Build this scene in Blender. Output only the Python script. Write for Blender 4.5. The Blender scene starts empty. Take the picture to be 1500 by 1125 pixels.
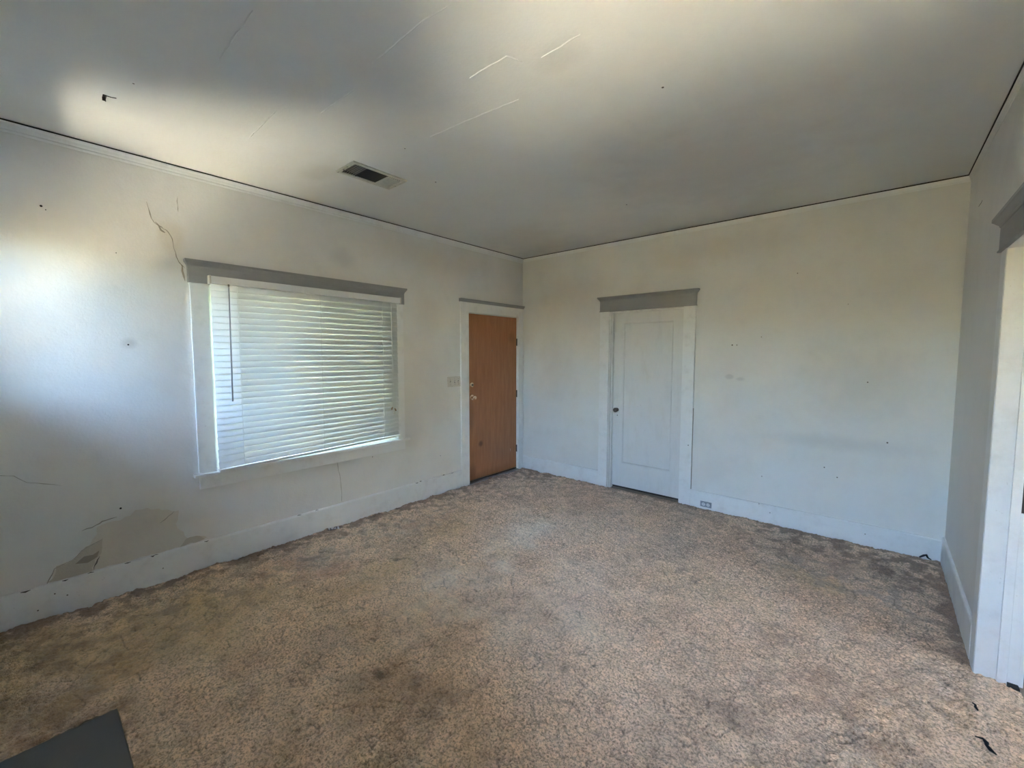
import bpy, bmesh, math, random
import numpy as np
from mathutils import Vector, Matrix

S = bpy.context.scene
COL = S.collection
random.seed(7)
RNG = np.random.default_rng(7)

# ------------------------------------------------------------------ camera
cam = bpy.data.cameras.new('camera')
cam.sensor_fit = 'HORIZONTAL'
cam.sensor_width = 36.0
cam.lens = 623.36 / 1500 * 36.0
cam.clip_start = 0.02
cam_o = bpy.data.objects.new('camera', cam)
COL.objects.link(cam_o)
YAW, PITCH, ROLL = -0.7124, 0.0697, 0.0008
fw = Vector((math.sin(YAW) * math.cos(PITCH), math.cos(YAW) * math.cos(PITCH), -math.sin(PITCH)))
rt = Vector((math.cos(YAW), -math.sin(YAW), 0))
up = rt.cross(fw)
r2 = rt * math.cos(ROLL) + up * math.sin(ROLL)
u2 = -rt * math.sin(ROLL) + up * math.cos(ROLL)
M = Matrix((r2, u2, -fw)).transposed().to_4x4()
M.translation = Vector((3.627, -4.4175, 1.541))
cam_o.matrix_world = M
S.camera = cam_o

# ------------------------------------------------------------------ daylight
SKY_STRENGTH = 0.175
SUN_STRENGTH = 20.0
EXPOSURE = 5.55
world = bpy.data.worlds.new('sky')
S.world = world
world.use_nodes = True
wn, wl = world.node_tree.nodes, world.node_tree.links
wn.clear()
wo = wn.new('ShaderNodeOutputWorld')
wb = wn.new('ShaderNodeBackground')
sky = wn.new('ShaderNodeTexSky')
sky.sky_type = 'NISHITA'
sky.sun_disc = False
sky.sun_elevation = math.radians(62)
sky.sun_rotation = math.radians(160)
sky.ozone_density = 2.5
sky.air_density = 1.0
sky.dust_density = 0.2
haze = wn.new('ShaderNodeMix')
haze.data_type = 'RGBA'
haze.inputs[0].default_value = 0.08
haze.inputs[7].default_value = (4.0, 4.0, 4.0, 1)
wl.new(sky.outputs[0], haze.inputs[6])
wl.new(haze.outputs[2], wb.inputs[0])
wb.inputs[1].default_value = SKY_STRENGTH
wl.new(wb.outputs[0], wo.inputs[0])

sun = bpy.data.lights.new('sun', 'SUN')
sun.energy = SUN_STRENGTH
sun.angle = math.radians(0.6)
sun.color = (1.0, 0.93, 0.82)
sun_o = bpy.data.objects.new('sun', sun)
COL.objects.link(sun_o)
# the sun stands high behind the camera; the deep eave keeps it off the small windows
sun_o.rotation_euler = Vector((-0.16, 0.45, -0.88)).normalized().to_track_quat('-Z', 'Y').to_euler()
sun_o.location = (0, -12, 12)

vs = S.view_settings
vs.view_transform = 'Standard'
vs.look = 'None'
vs.exposure = EXPOSURE
vs.gamma = 1.0
vs.use_curve_mapping = False

# room: window wall x = XA, far wall y = YB, doorway wall x = XC, wall behind camera y = YD
H = 2.80
XA, YB, XC, YD = -0.010, 0.010, 4.052, -4.85
TH = 0.16

# ------------------------------------------------------------------ materials
def new_mat(name):
    m = bpy.data.materials.new(name)
    m.use_nodes = True
    nt = m.node_tree
    return m, nt.nodes, nt.links, nt.nodes['Principled BSDF']

def nd(n, t, **kw):
    x = n.new(t)
    for k, v in kw.items():
        setattr(x, k, v)
    return x

def noise(n, l, pos, scale, detail=4, rough=0.55, vec_scale=None):
    t = n.new('ShaderNodeTexNoise')
    t.inputs['Scale'].default_value = scale
    t.inputs['Detail'].default_value = detail
    t.inputs['Roughness'].default_value = rough
    if vec_scale:
        mp = n.new('ShaderNodeMapping')
        mp.inputs['Scale'].default_value = vec_scale
        l.new(pos, mp.inputs[0])
        l.new(mp.outputs[0], t.inputs[0])
    else:
        l.new(pos, t.inputs[0])
    return t.outputs[0]

def ramp(n, l, src, a, b, lo=0.0, hi=1.0):
    r = n.new('ShaderNodeMapRange')
    r.interpolation_type = 'SMOOTHSTEP'
    r.inputs[1].default_value = a
    r.inputs[2].default_value = b
    r.inputs[3].default_value = lo
    r.inputs[4].default_value = hi
    l.new(src, r.inputs[0])
    return r.outputs[0]

def mixc(n, l, fac, a, b):
    m = n.new('ShaderNodeMix')
    m.data_type = 'RGBA'
    if isinstance(fac, float):
        m.inputs[0].default_value = fac
    else:
        l.new(fac, m.inputs[0])
    for v, i in ((a, 6), (b, 7)):
        if isinstance(v, tuple):
            m.inputs[i].default_value = (*v, 1)
        else:
            l.new(v, m.inputs[i])
    return m.outputs[2]

def math_n(n, l, op, a, b=None):
    m = n.new('ShaderNodeMath')
    m.operation = op
    for v, i in ((a, 0), (b, 1)):
        if v is None:
            continue
        if isinstance(v, (int, float)):
            m.inputs[i].default_value = v
        else:
            l.new(v, m.inputs[i])
    return m.outputs[0]

def bump(n, l, h, strength, dist, prev=None):
    b = n.new('ShaderNodeBump')
    b.inputs['Strength'].default_value = strength
    b.inputs['Distance'].default_value = dist
    l.new(h, b.inputs['Height'])
    if prev is not None:
        l.new(prev, b.inputs['Normal'])
    return b.outputs[0]

def position(n):
    return n.new('ShaderNodeNewGeometry').outputs['Position']

def blob(n, l, pos, centre, radii, soft=0.5, wob=0.35, nscale=6.0):
    """stain with a shape of its own: an ellipsoid with a wobbly border"""
    s = nd(n, 'ShaderNodeVectorMath', operation='SUBTRACT')
    l.new(pos, s.inputs[0])
    s.inputs[1].default_value = centre
    d = nd(n, 'ShaderNodeVectorMath', operation='DIVIDE')
    l.new(s.outputs[0], d.inputs[0])
    d.inputs[1].default_value = radii
    ln = nd(n, 'ShaderNodeVectorMath', operation='LENGTH')
    l.new(d.outputs[0], ln.inputs[0])
    w = math_n(n, l, 'MULTIPLY', noise(n, l, pos, nscale, 4), wob * 2)
    dd = math_n(n, l, 'ADD', ln.outputs['Value'], math_n(n, l, 'SUBTRACT', w, wob))
    return ramp(n, l, dd, 1.0 - soft, 1.0, 1.0, 0.0)

def plaster(name, base, dirt, blobs=(), rough=0.7, grain=0.25, streak=0.5):
    m, n, l, p = new_mat(name)
    pos = position(n)
    big = ramp(n, l, noise(n, l, pos, 1.3, 5, 0.6), 0.38, 0.72)
    mid = ramp(n, l, noise(n, l, pos, 5.0, 5, 0.65), 0.45, 0.8)
    fac = math_n(n, l, 'ADD', math_n(n, l, 'MULTIPLY', big, 0.30 * streak), math_n(n, l, 'MULTIPLY', mid, 0.22 * streak))
    c = mixc(n, l, fac, base, dirt)
    for (cen, rad, amt, col, soft) in blobs:
        f = math_n(n, l, 'MULTIPLY', blob(n, l, pos, cen, rad, soft), amt)
        c = mixc(n, l, f, c, col)
    l.new(c, p.inputs['Base Color'])
    p.inputs['Roughness'].default_value = rough
    p.inputs['Specular IOR Level'].default_value = 0.3
    b1 = bump(n, l, noise(n, l, pos, 3.0, 3), 0.25, 0.02)
    b2 = bump(n, l, noise(n, l, pos, 70.0, 3), grain, 0.004, b1)
    l.new(b2, p.inputs['Normal'])
    return m

def paint(name, base, dirt, rough=0.45, amt=0.35, grain=(1, 1, 1)):
    m, n, l, p = new_mat(name)
    pos = position(n)
    f = ramp(n, l, noise(n, l, pos, 9.0, 5, 0.65, grain), 0.45, 0.85, 0.0, amt)
    sp = ramp(n, l, noise(n, l, pos, 55.0, 2, 0.5), 0.70, 0.78, 0.0, amt)
    c = mixc(n, l, math_n(n, l, 'MAXIMUM', f, sp), base, dirt)
    l.new(c, p.inputs['Base Color'])
    p.inputs['Roughness'].default_value = rough
    p.inputs['Specular IOR Level'].default_value = 0.4
    l.new(bump(n, l, noise(n, l, pos, 40.0, 3, 0.5, grain), 0.12, 0.003), p.inputs['Normal'])
    return m

def flat(name, col, rough=0.5, metal=0.0, amt=0.15):
    m, n, l, p = new_mat(name)
    pos = position(n)
    f = ramp(n, l, noise(n, l, pos, 60.0, 3), 0.4, 0.8, 0.0, amt)
    l.new(mixc(n, l, f, col, tuple(c * 0.45 for c in col)), p.inputs['Base Color'])
    p.inputs['Roughness'].default_value = rough
    p.inputs['Metallic'].default_value = metal
    return m

WALL = (0.80, 0.785, 0.75)
DIRT = (0.50, 0.465, 0.41)
WARM = (0.60, 0.53, 0.44)
M_WALL_LEFT = plaster('aged_plaster_window_wall', WALL, DIRT, (
    ((0, -3.70, 2.32), (0.3, 0.10, 0.16), 0.35, (0.62, 0.56, 0.42), 0.7),
    ((0, -3.95, 1.61), (0.3, 0.06, 0.05), 0.45, (0.42, 0.41, 0.40), 0.8),
    ((0, -2.50, 2.40), (0.3, 0.16, 0.13), 0.28, (0.45, 0.43, 0.40), 0.8),
    ((0, -1.55, 1.95), (0.3, 0.28, 0.35), 0.25, WARM, 0.9),
    ((0, -1.55, 2.55), (0.3, 1.30, 0.22), 0.30, WARM, 0.9),
    ((0, -3.95, 0.38), (0.3, 0.40, 0.22), 0.30, (0.58, 0.54, 0.44), 0.6),
    ((0, -1.45, 0.95), (0.3, 0.20, 0.40), 0.18, DIRT, 0.9),
))
M_WALL_BACK = plaster('aged_plaster_far_wall', WALL, DIRT, (
    ((0.75, 0, 2.30), (0.80, 0.3, 0.28), 0.32, WARM, 0.9),
    ((2.40, 0, 2.55), (1.10, 0.3, 0.20), 0.30, WARM, 0.9),
    ((3.50, 0, 1.35), (0.55, 0.3, 0.45), 0.32, (0.47, 0.45, 0.41), 0.9),
    ((2.545, 0, 1.33), (0.05, 0.3, 0.03), 0.35, (0.42, 0.41, 0.40), 0.6),
    ((2.640, 0, 1.31), (0.05, 0.3, 0.025), 0.30, (0.42, 0.41, 0.40), 0.6),
    ((0.90, 0, 1.01), (0.08, 0.3, 0.09), 0.22, (0.80, 0.79, 0.78), 0.4),
    ((0.55, 0, 1.30), (0.45, 0.3, 0.50), 0.18, (0.50, 0.45, 0.41), 0.9),
    ((3.40, 0, 0.80), (0.75, 0.3, 0.10), 0.25, (0.45, 0.44, 0.42), 0.9),
))
M_WALL = plaster('aged_plaster', WALL, DIRT)
M_CEIL = plaster('ceiling_paint', (0.80, 0.795, 0.76), (0.66, 0.63, 0.57), (
    ((2.55, -2.85, H), (0.16, 0.12, 0.3), 0.25, (0.45, 0.43, 0.40), 0.8),
    ((0.62, -2.98, H), (0.30, 0.16, 0.3), 0.35, (0.52, 0.48, 0.38), 0.9),
    ((2.70, -1.30, H), (1.10, 1.10, 0.3), 0.35, (0.52, 0.47, 0.42), 0.9),
    ((0.60, -0.60, H), (0.90, 0.90, 0.3), 0.30, (0.50, 0.45, 0.40), 0.9),
), rough=0.8, grain=0.2)
M_TRIM = paint('white_trim_paint', (0.83, 0.825, 0.81), (0.42, 0.38, 0.33), 0.42, 0.28)
M_DOORPAINT = paint('white_door_paint', (0.74, 0.73, 0.715), (0.48, 0.44, 0.40), 0.4, 0.3, (1, 1, 0.35))
M_GREY = paint('grey_head_paint', (0.34, 0.335, 0.33), (0.24, 0.23, 0.22), 0.5, 0.35, (0.5, 0.5, 2))
M_DARK = flat('gap_shade', (0.035, 0.027, 0.02), 0.9)
M_BLACK = flat('black_scrap', (0.012, 0.011, 0.011), 0.8)
M_BRASS = flat('worn_brass', (0.82, 0.62, 0.45), 0.25, 1.0, 0.3)
M_STEEL = flat('aluminium', (0.62, 0.62, 0.62), 0.38, 1.0, 0.3)
M_DARKMETAL = flat('dark_bronze', (0.10, 0.08, 0.07), 0.35, 0.8)
M_IVORY = flat('ivory_plastic', (0.66, 0.62, 0.54), 0.4, 0.0, 0.3)
M_SLOT = flat('slot_black', (0.05, 0.045, 0.04), 0.6)
M_PLATE = flat('grey_outlet_plate', (0.30, 0.33, 0.36), 0.45, 0.2, 0.3)
M_RECEPT = flat('white_receptacle', (0.74, 0.75, 0.76), 0.4)
M_VENT = flat('vent_cream_paint', (0.62, 0.60, 0.51), 0.5, 0.0, 0.35)
M_VENTDARK = flat('vent_dark', (0.05, 0.045, 0.042), 0.7)  # near black tone for the duct, divider and remaining blades
M_BLADE = flat('vent_blade', (0.34, 0.31, 0.28), 0.6)
M_CORD = flat('blind_cord', (0.70, 0.69, 0.66), 0.8)
M_WAND = flat('clear_grey_wand', (0.30, 0.30, 0.30), 0.25)
M_WOODPEG = flat('worn_wood', (0.30, 0.20, 0.12), 0.6)
M_CRACK = flat('plaster_crack', (0.36, 0.33, 0.27), 0.9)
M_CRACK_DARK = flat('plaster_crack_dark', (0.17, 0.15, 0.125), 0.9)
M_PATCH = plaster('bare_plaster', (0.72, 0.665, 0.58), (0.57, 0.51, 0.43), rough=0.9, grain=0.6, streak=1.4)
M_PATCH2 = plaster('bare_plaster_deep', (0.60, 0.545, 0.455), (0.46, 0.405, 0.325), rough=0.95, grain=0.8, streak=1.4)
M_GROUND = flat('dry_ground', (0.55, 0.50, 0.425), 0.95, 0.0, 0.3)
M_PORCH = flat('porch_boards', (0.13, 0.125, 0.12), 0.8)
M_SUBFLOOR = flat('subfloor', (0.22, 0.18, 0.14), 0.9)
M_HEARTH = paint('dark_hearth_tile', (0.105, 0.098, 0.092), (0.15, 0.14, 0.13), 0.55, 0.5)

def make_glass():
    m, n, l, p = new_mat('window_glass')
    n.remove(p)
    out = n['Material Output']
    t = n.new('ShaderNodeBsdfTransparent')
    t.inputs[0].default_value = (0.93, 0.95, 0.94, 1)
    g = n.new('ShaderNodeBsdfGlossy')
    g.inputs['Roughness'].default_value = 0.03
    f = n.new('ShaderNodeFresnel')
    f.inputs[0].default_value = 1.45
    mx = n.new('ShaderNodeMixShader')
    l.new(f.outputs[0], mx.inputs[0])
    l.new(t.outputs[0], mx.inputs[1])
    l.new(g.outputs[0], mx.inputs[2])
    l.new(mx.outputs[0], out.inputs[0])
    return m
M_GLASS = make_glass()

def make_slat():
    m, n, l, p = new_mat('white_vinyl_slat')
    out = n['Material Output']
    pos = position(n)
    c = mixc(n, l, ramp(n, l, noise(n, l, pos, 8, 4, 0.6, (1, 0.3, 1)), 0.45, 0.8, 0, 0.35), (0.78, 0.78, 0.765), (0.66, 0.64, 0.58))
    l.new(c, p.inputs['Base Color'])
    p.inputs['Roughness'].default_value = 0.42
    t = n.new('ShaderNodeBsdfTranslucent')
    t.inputs[0].default_value = (0.80, 0.82, 0.82, 1)
    mx = n.new('ShaderNodeMixShader')
    mx.inputs[0].default_value = 0.015
    l.new(p.outputs[0], mx.inputs[1])
    l.new(t.outputs[0], mx.inputs[2])
    l.new(mx.outputs[0], out.inputs[0])
    return m
M_SLAT = make_slat()

def make_wood():
    m, n, l, p = new_mat('brown_plywood_door')
    pos = position(n)
    g1 = noise(n, l, pos, 5.0, 6, 0.62, (1, 5.0, 0.55))
    g2 = noise(n, l, pos, 30.0, 4, 0.6, (1, 5.0, 0.25))
    f = math_n(n, l, 'ADD', math_n(n, l, 'MULTIPLY', g1, 0.65), math_n(n, l, 'MULTIPLY', g2, 0.35))
    c = mixc(n, l, ramp(n, l, f, 0.25, 0.75), (0.350, 0.142, 0.060), (0.470, 0.215, 0.100))
    for cen, rad, amt, col in (((0, -0.78, 0.45), (0.3, 0.05, 0.05), 0.75, (0.10, 0.04, 0.02)),
                               ((0, -0.94, 0.80), (0.3, 0.07, 0.30), 0.35, (0.13, 0.055, 0.025)),
                               ((0, -0.92, 0.10), (0.3, 0.10, 0.15), 0.4, (0.12, 0.05, 0.025)),
                               ((0, -0.20, 1.75), (0.3, 0.10, 0.12), 0.35, (0.16, 0.07, 0.03)),
                               ((0, -0.55, 0.05), (0.3, 0.60, 0.10), 0.35, (0.14, 0.06, 0.03))):
        c = mixc(n, l, math_n(n, l, 'MULTIPLY', blob(n, l, pos, cen, rad, 0.8), amt), c, col)
    l.new(c, p.inputs['Base Color'])
    p.inputs['Roughness'].default_value = 0.48
    l.new(bump(n, l, g2, 0.15, 0.002), p.inputs['Normal'])
    return m
M_WOOD = make_wood()

def make_carpet():
    m, n, l, p = new_mat('worn_beige_carpet')
    pos = position(n)
    at = nd(n, 'ShaderNodeAttribute', attribute_name='wear')
    sp = n.new('ShaderNodeSeparateColor')
    l.new(at.outputs['Color'], sp.inputs[0])
    at2 = nd(n, 'ShaderNodeAttribute', attribute_name='tone')
    sp2 = n.new('ShaderNodeSeparateColor')
    l.new(at2.outputs['Color'], sp2.inputs[0])
    tuft = noise(n, l, pos, 95.0, 3, 0.7)
    c = mixc(n, l, ramp(n, l, tuft, 0.27, 0.60), (0.270, 0.160, 0.095), (0.980, 0.705, 0.490))
    c = mixc(n, l, math_n(n, l, 'MULTIPLY', sp2.outputs[2], 0.75), c, (0.930, 0.790, 0.640))       # paler pile
    c = mixc(n, l, math_n(n, l, 'MULTIPLY', sp2.outputs[0], 0.65), c, (0.640, 0.370, 0.250))       # reddish stain
    c = mixc(n, l, math_n(n, l, 'MULTIPLY', sp2.outputs[1], 0.60), c, (0.680, 0.470, 0.230))       # yellow stain
    c = mixc(n, l, math_n(n, l, 'MULTIPLY', sp.outputs[1], 0.80), c, (0.240, 0.145, 0.095))        # brown dirt
    c = mixc(n, l, math_n(n, l, 'MULTIPLY', sp.outputs[0], 0.75), c, (0.090, 0.060, 0.042))        # darker splits and low pile
    c = mixc(n, l, sp.outputs[2], c, (0.035, 0.026, 0.020))                                        # black spots
    l.new(c, p.inputs['Base Color'])
    p.inputs['Roughness'].default_value = 0.95
    p.inputs['Specular IOR Level'].default_value = 0.1
    p.inputs['Sheen Weight'].default_value = 0.25
    p.inputs['Sheen Roughness'].default_value = 0.6
    l.new(bump(n, l, noise(n, l, pos, 120.0, 3, 0.65), 0.9, 0.010), p.inputs['Normal'])
    return m
M_CARPET = make_carpet()

# ------------------------------------------------------------------ helpers
def link(name, me, mat, parent=None, label=None, cat=None, group=None, kind=None):
    o = bpy.data.objects.new(name, me)
    COL.objects.link(o)
    if me is not None and mat is not None and len(me.materials) == 0:
        me.materials.append(mat)
    if parent is not None:
        o.parent = parent
    for k, v in (('label', label), ('category', cat), ('group', group), ('kind', kind)):
        if v:
            o[k] = v
    return o

def empty(name, loc=(0, 0, 0), **kw):
    o = link(name, None, None, **kw)
    o.location = loc
    o.empty_display_size = 0.05
    return o

def child_of(o, parent):
    """parent without moving (meshes are written in world coordinates)"""
    o.parent = parent
    o.matrix_parent_inverse = Matrix.Translation(-Vector(parent.location))
    return o

def to_mesh(bm, name, bevel=0.0, seg=2, smooth=False):
    if bevel > 0:
        bmesh.ops.bevel(bm, geom=list(bm.edges), offset=bevel, segments=seg, affect='EDGES', profile=0.5, clamp_overlap=True)
    bmesh.ops.recalc_face_normals(bm, faces=bm.faces)
    me = bpy.data.meshes.new(name)
    bm.to_mesh(me)
    bm.free()
    if smooth:
        for f in me.polygons:
            f.use_smooth = True
    return me

def add_box(bm, a, b):
    (x0, y0, z0), (x1, y1, z1) = a, b
    v = [bm.verts.new(c) for c in ((x0, y0, z0), (x1, y0, z0), (x1, y1, z0), (x0, y1, z0), (x0, y0, z1), (x1, y0, z1), (x1, y1, z1), (x0, y1, z1))]
    for f in ((0, 3, 2, 1), (4, 5, 6, 7), (0, 1, 5, 4), (1, 2, 6, 5), (2, 3, 7, 6), (3, 0, 4, 7)):
        bm.faces.new([v[i] for i in f])

def box(name, a, b, mat, parent=None, bevel=0.002, **kw):
    bm = bmesh.new()
    add_box(bm, [min(p, q) for p, q in zip(a, b)], [max(p, q) for p, q in zip(a, b)])
    o = link(name, to_mesh(bm, name, bevel), mat, **kw)
    if parent is not None:
        child_of(o, parent)
    return o

def extrude_profile(name, prof, frame, length, mat, parent=None, ends=None, **kw):
    """prof: list of (u, v); frame = (origin, U, V, W); swept along W by length. ends=(a,b): overhang grows with u at both ends (returns)"""
    o0, U, V, W = [Vector(x) for x in frame]
    bm = bmesh.new()
    k = 0.0 if not ends else ends
    A = [bm.verts.new(o0 + U * u + V * v - W * (u * k)) for u, v in prof]
    B = [bm.verts.new(o0 + U * u + V * v + W * (length + u * k)) for u, v in prof]
    n = len(prof)
    for i in range(n):
        j = (i + 1) % n
        bm.faces.new((A[i], A[j], B[j], B[i]))
    bm.faces.new(A[::-1])
    bm.faces.new(B)
    ob = link(name, to_mesh(bm, name), mat, **kw)
    if parent is not None:
        child_of(ob, parent)
    return ob

def tube(bm, pts, rad, seg=8, caps=True):
    pts = [Vector(p) for p in pts]
    rads = rad if isinstance(rad, (list, tuple)) else [rad] * len(pts)
    rings = []
    for i, p in enumerate(pts):
        t = (pts[min(i + 1, len(pts) - 1)] - pts[max(i - 1, 0)]).normalized()
        a = t.orthogonal().normalized() if i == 0 else (a - t * a.dot(t)).normalized()
        b = t.cross(a)
        rings.append([bm.verts.new(p + (a * math.cos(2 * math.pi * k / seg) + b * math.sin(2 * math.pi * k / seg)) * rads[i]) for k in range(seg)])
    for r0, r1 in zip(rings, rings[1:]):
        for k in range(seg):
            bm.faces.new((r0[k], r0[(k + 1) % seg], r1[(k + 1) % seg], r1[k]))
    if caps:
        bm.faces.new(rings[0][::-1])
        bm.faces.new(rings[-1])

def tube_obj(name, pts, rad, mat, parent=None, seg=8, **kw):
    bm = bmesh.new()
    tube(bm, pts, rad, seg)
    o = link(name, to_mesh(bm, name, smooth=True), mat, **kw)
    if parent is not None:
        child_of(o, parent)
    return o

def lathe(name, prof, origin, axis, mat, parent=None, seg=24, **kw):
    """prof: (distance along axis, radius)"""
    ax = Vector(axis).normalized()
    a = ax.orthogonal().normalized()
    b = ax.cross(a)
    o0 = Vector(origin)
    bm = bmesh.new()
    rings = []
    for d, r in prof:
        rings.append([bm.verts.new(o0 + ax * d + (a * math.cos(2 * math.pi * k / seg) + b * math.sin(2 * math.pi * k / seg)) * max(r, 1e-4)) for k in range(seg)])
    for r0, r1 in zip(rings, rings[1:]):
        for k in range(seg):
            bm.faces.new((r0[k], r0[(k + 1) % seg], r1[(k + 1) % seg], r1[k]))
    bm.faces.new(rings[0][::-1])
    bm.faces.new(rings[-1])
    o = link(name, to_mesh(bm, name, smooth=True), mat, **kw)
    if parent is not None:
        child_of(o, parent)
    return o

def slab(name, axis, c0, c1, u0, u1, v0, v1, holes, mat, **kw):
    """wall or ceiling slab between planes c0 and c1 of an axis, with rectangular holes (u0,u1,v0,v1)"""
    us = sorted({u0, u1, *[h[0] for h in holes], *[h[1] for h in holes]})
    vs_ = sorted({v0, v1, *[h[2] for h in holes], *[h[3] for h in holes]})
    def P(c, u, v):
        return {0: (c, u, v), 1: (u, c, v), 2: (u, v, c)}[axis]
    def solid(i, j):
        if not (0 <= i < len(us) - 1 and 0 <= j < len(vs_) - 1):
            return False
        cu, cv = (us[i] + us[i + 1]) / 2, (vs_[j] + vs_[j + 1]) / 2
        return not any(h[0] < cu < h[1] and h[2] < cv < h[3] for h in holes)
    bm = bmesh.new()
    cache = {}
    def V(c, i, j):
        k = (c, i, j)
        if k not in cache:
            cache[k] = bm.verts.new(P(c, us[i], vs_[j]))
        return cache[k]
    for i in range(len(us) - 1):
        for j in range(len(vs_) - 1):
            if not solid(i, j):
                continue
            for c in (c0, c1):
                bm.faces.new((V(c, i, j), V(c, i + 1, j), V(c, i + 1, j + 1), V(c, i, j + 1)))
            for (di, dj, e) in ((-1, 0, ((i, j), (i, j + 1))), (1, 0, ((i + 1, j), (i + 1, j + 1))), (0, -1, ((i, j), (i + 1, j))), (0, 1, ((i, j + 1), (i + 1, j + 1)))):
                if not solid(i + di, j + dj):
                    (a, b), (c_, d) = e
                    bm.faces.new((V(c0, a, b), V(c0, c_, d), V(c1, c_, d), V(c1, a, b)))
    return link(name, to_mesh(bm, name), mat, **kw)

def ribbon(name, pts, width, thick, mat, parent, normal, jitter=0.35):
    """thin raised ridge or crack lying on a surface; pts lie on the surface"""
    N = Vector(normal)
    P = [Vector(p) for p in pts]
    fine = [P[0]]
    for a, b in zip(P, P[1:]):
        k = max(2, int((b - a).length / 0.03))
        for i in range(1, k + 1):
            q = a.lerp(b, i / k)
            s = (b - a).cross(N).normalized()
            fine.append(q + s * random.uniform(-1, 1) * width * jitter * 2 * (0 if i == k and b is P[-1] else 1))
    bm = bmesh.new()
    L = []
    n = len(fine)
    for i, q in enumerate(fine):
        t = (fine[min(i + 1, n - 1)] - fine[max(i - 1, 0)]).normalized()
        s = t.cross(N)
        w = width * 0.5 * random.uniform(0.5, 1.3) * (0.3 if i in (0, n - 1) else 1)
        L.append([bm.verts.new(q + s * w - N * 0.001), bm.verts.new(q + N * thick), bm.verts.new(q - s * w - N * 0.001)])
    for a, b in zip(L, L[1:]):
        for k in range(2):
            bm.faces.new((a[k], a[k + 1], b[k + 1], b[k]))
        bm.faces.new((a[2], a[0], b[0], b[2]))
    bm.faces.new(L[0]); bm.faces.new(L[-1])
    o = link(name, to_mesh(bm, name), mat)
    return child_of(o, parent) if parent is not None else o

# ------------------------------------------------------------------ setting: outside
box('ground', (-30, -30, -0.55), (30, 30, -0.45), M_GROUND, bevel=0, kind='structure', label='dry pale ground outside the house')
box('added_lawn', (-30, -30, -0.45), (-2.6, 30, -0.40), flat('added_lawn_green', (0.055, 0.085, 0.03), 0.95, 0.0, 0.4), bevel=0, kind='structure', label='green lawn added unseen before the porch to cut ground bounce')  # added dark sheet, cuts sunlit ground bounce onto the blind
box('porch_floor', (-2.6, -5.0, -0.16), (XA - TH, 1.4, -0.06), M_PORCH, bevel=0, kind='structure', label='grey porch floor outside the front window')
box('added_porch_roof', (-2.5, -5.2, 2.50), (XA - TH, 1.6, 2.74), M_PORCH, bevel=0, kind='structure', label='porch roof added unseen to shade the upper front window')  # added unseen roof, shades the upper slats
M_BLOCKER = flat('blocker_tan', (0.25, 0.21, 0.11), 0.9, 0.0, 0.5)  # unseen blocks added to cut low light, toned to warm the bounce
box('light_blocker', (-18, YD - TH - 6.0, -0.45), (16, YD - TH - 4.6, 2.30), M_BLOCKER, bevel=0.05, kind='structure', label='tall dark hedge added unseen behind the house to cut low light')
box('light_blocker', (12.5, -9.0, -0.45), (13.9, 8, 2.60), M_BLOCKER, bevel=0.05, kind='structure', label='tall dark hedge added unseen beside the house to cut low light')
box('light_blocker', (-12.5, -18.0, -0.45), (-11.1, 16, 3.4), flat('added_tree_green', (0.05, 0.065, 0.03), 0.9, 0.0, 0.5), bevel=0.05, kind='structure', label='tall row of trees added unseen across the street to dim the blind')  # added dark row, limits the light reaching the front blind
box('shade_eave', (8.0, YD - TH - 0.75, 2.62), (8.75, 1.0, 2.70), M_PORCH, bevel=0, kind='structure', label='eave added unseen to keep sun out of the next room')  # overhang added to keep direct sun out of the next room
box('shade_eave', (-0.5, YD - TH - 0.75, 2.62), (8.3, YD - TH, 2.70), M_PORCH, bevel=0, kind='structure', label='eave added unseen to keep sun off the rear windows')  # added overhang, made deep to keep sun off the rear windows

# ------------------------------------------------------------------ setting: shell
WIN = (-3.514, -1.973, 0.690, 2.034)           # y0 y1 z0 z1 front window
DOOR = (-0.995, -0.100, -0.05, 2.026)
CLOSET = (1.278, 2.106, -0.05, 2.030)
PASS = (-2.720, -1.455, -0.05, 2.030)
WD2 = (0.18, 0.68, 1.40, 2.26)                 # x0 x1 z0 z1 small windows in the wall behind the camera
WD3 = (2.95, 3.94, 1.20, 2.14)
VENT = (0.735, 0.972, -2.925, -2.505)

floor = box('floor', (XA - TH, YD - TH, -0.14), (8.0, YB + TH, -0.022), M_SUBFLOOR, bevel=0, kind='structure', label='bare subfloor under the carpet')
ceiling = slab('ceiling', 2, H, H + 0.10, XA - TH, 8.0, YD - TH, YB + TH, [(VENT[0] + 0.022, VENT[1] - 0.022, VENT[2] + 0.022, VENT[3] - 0.022)], M_CEIL, kind='structure', label='off white ceiling with faint seams')
wall_left = slab('wall_left', 0, XA - TH, XA, YD - TH, YB + TH, -0.10, H, [WIN, DOOR], M_WALL_LEFT, kind='structure', label='stained off white plaster wall with the blind covered window')
wall_back = slab('wall_back', 1, YB, YB + TH, XA, XC + 0.02, -0.10, H, [CLOSET], M_WALL_BACK, kind='structure', label='scuffed off white plaster wall with the white panel door')
wall_right = slab('wall_right', 0, XC, XC + 0.13, YD - TH, YB + TH, -0.10, H, [PASS], M_WALL, kind='structure', label='off white wall with the open doorway')
wall_front = slab('wall_front', 1, YD - TH, YD, XA, XC, -0.10, H, [WD2, WD3], M_WALL, kind='structure', label='off white wall with two small high windows')

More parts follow.
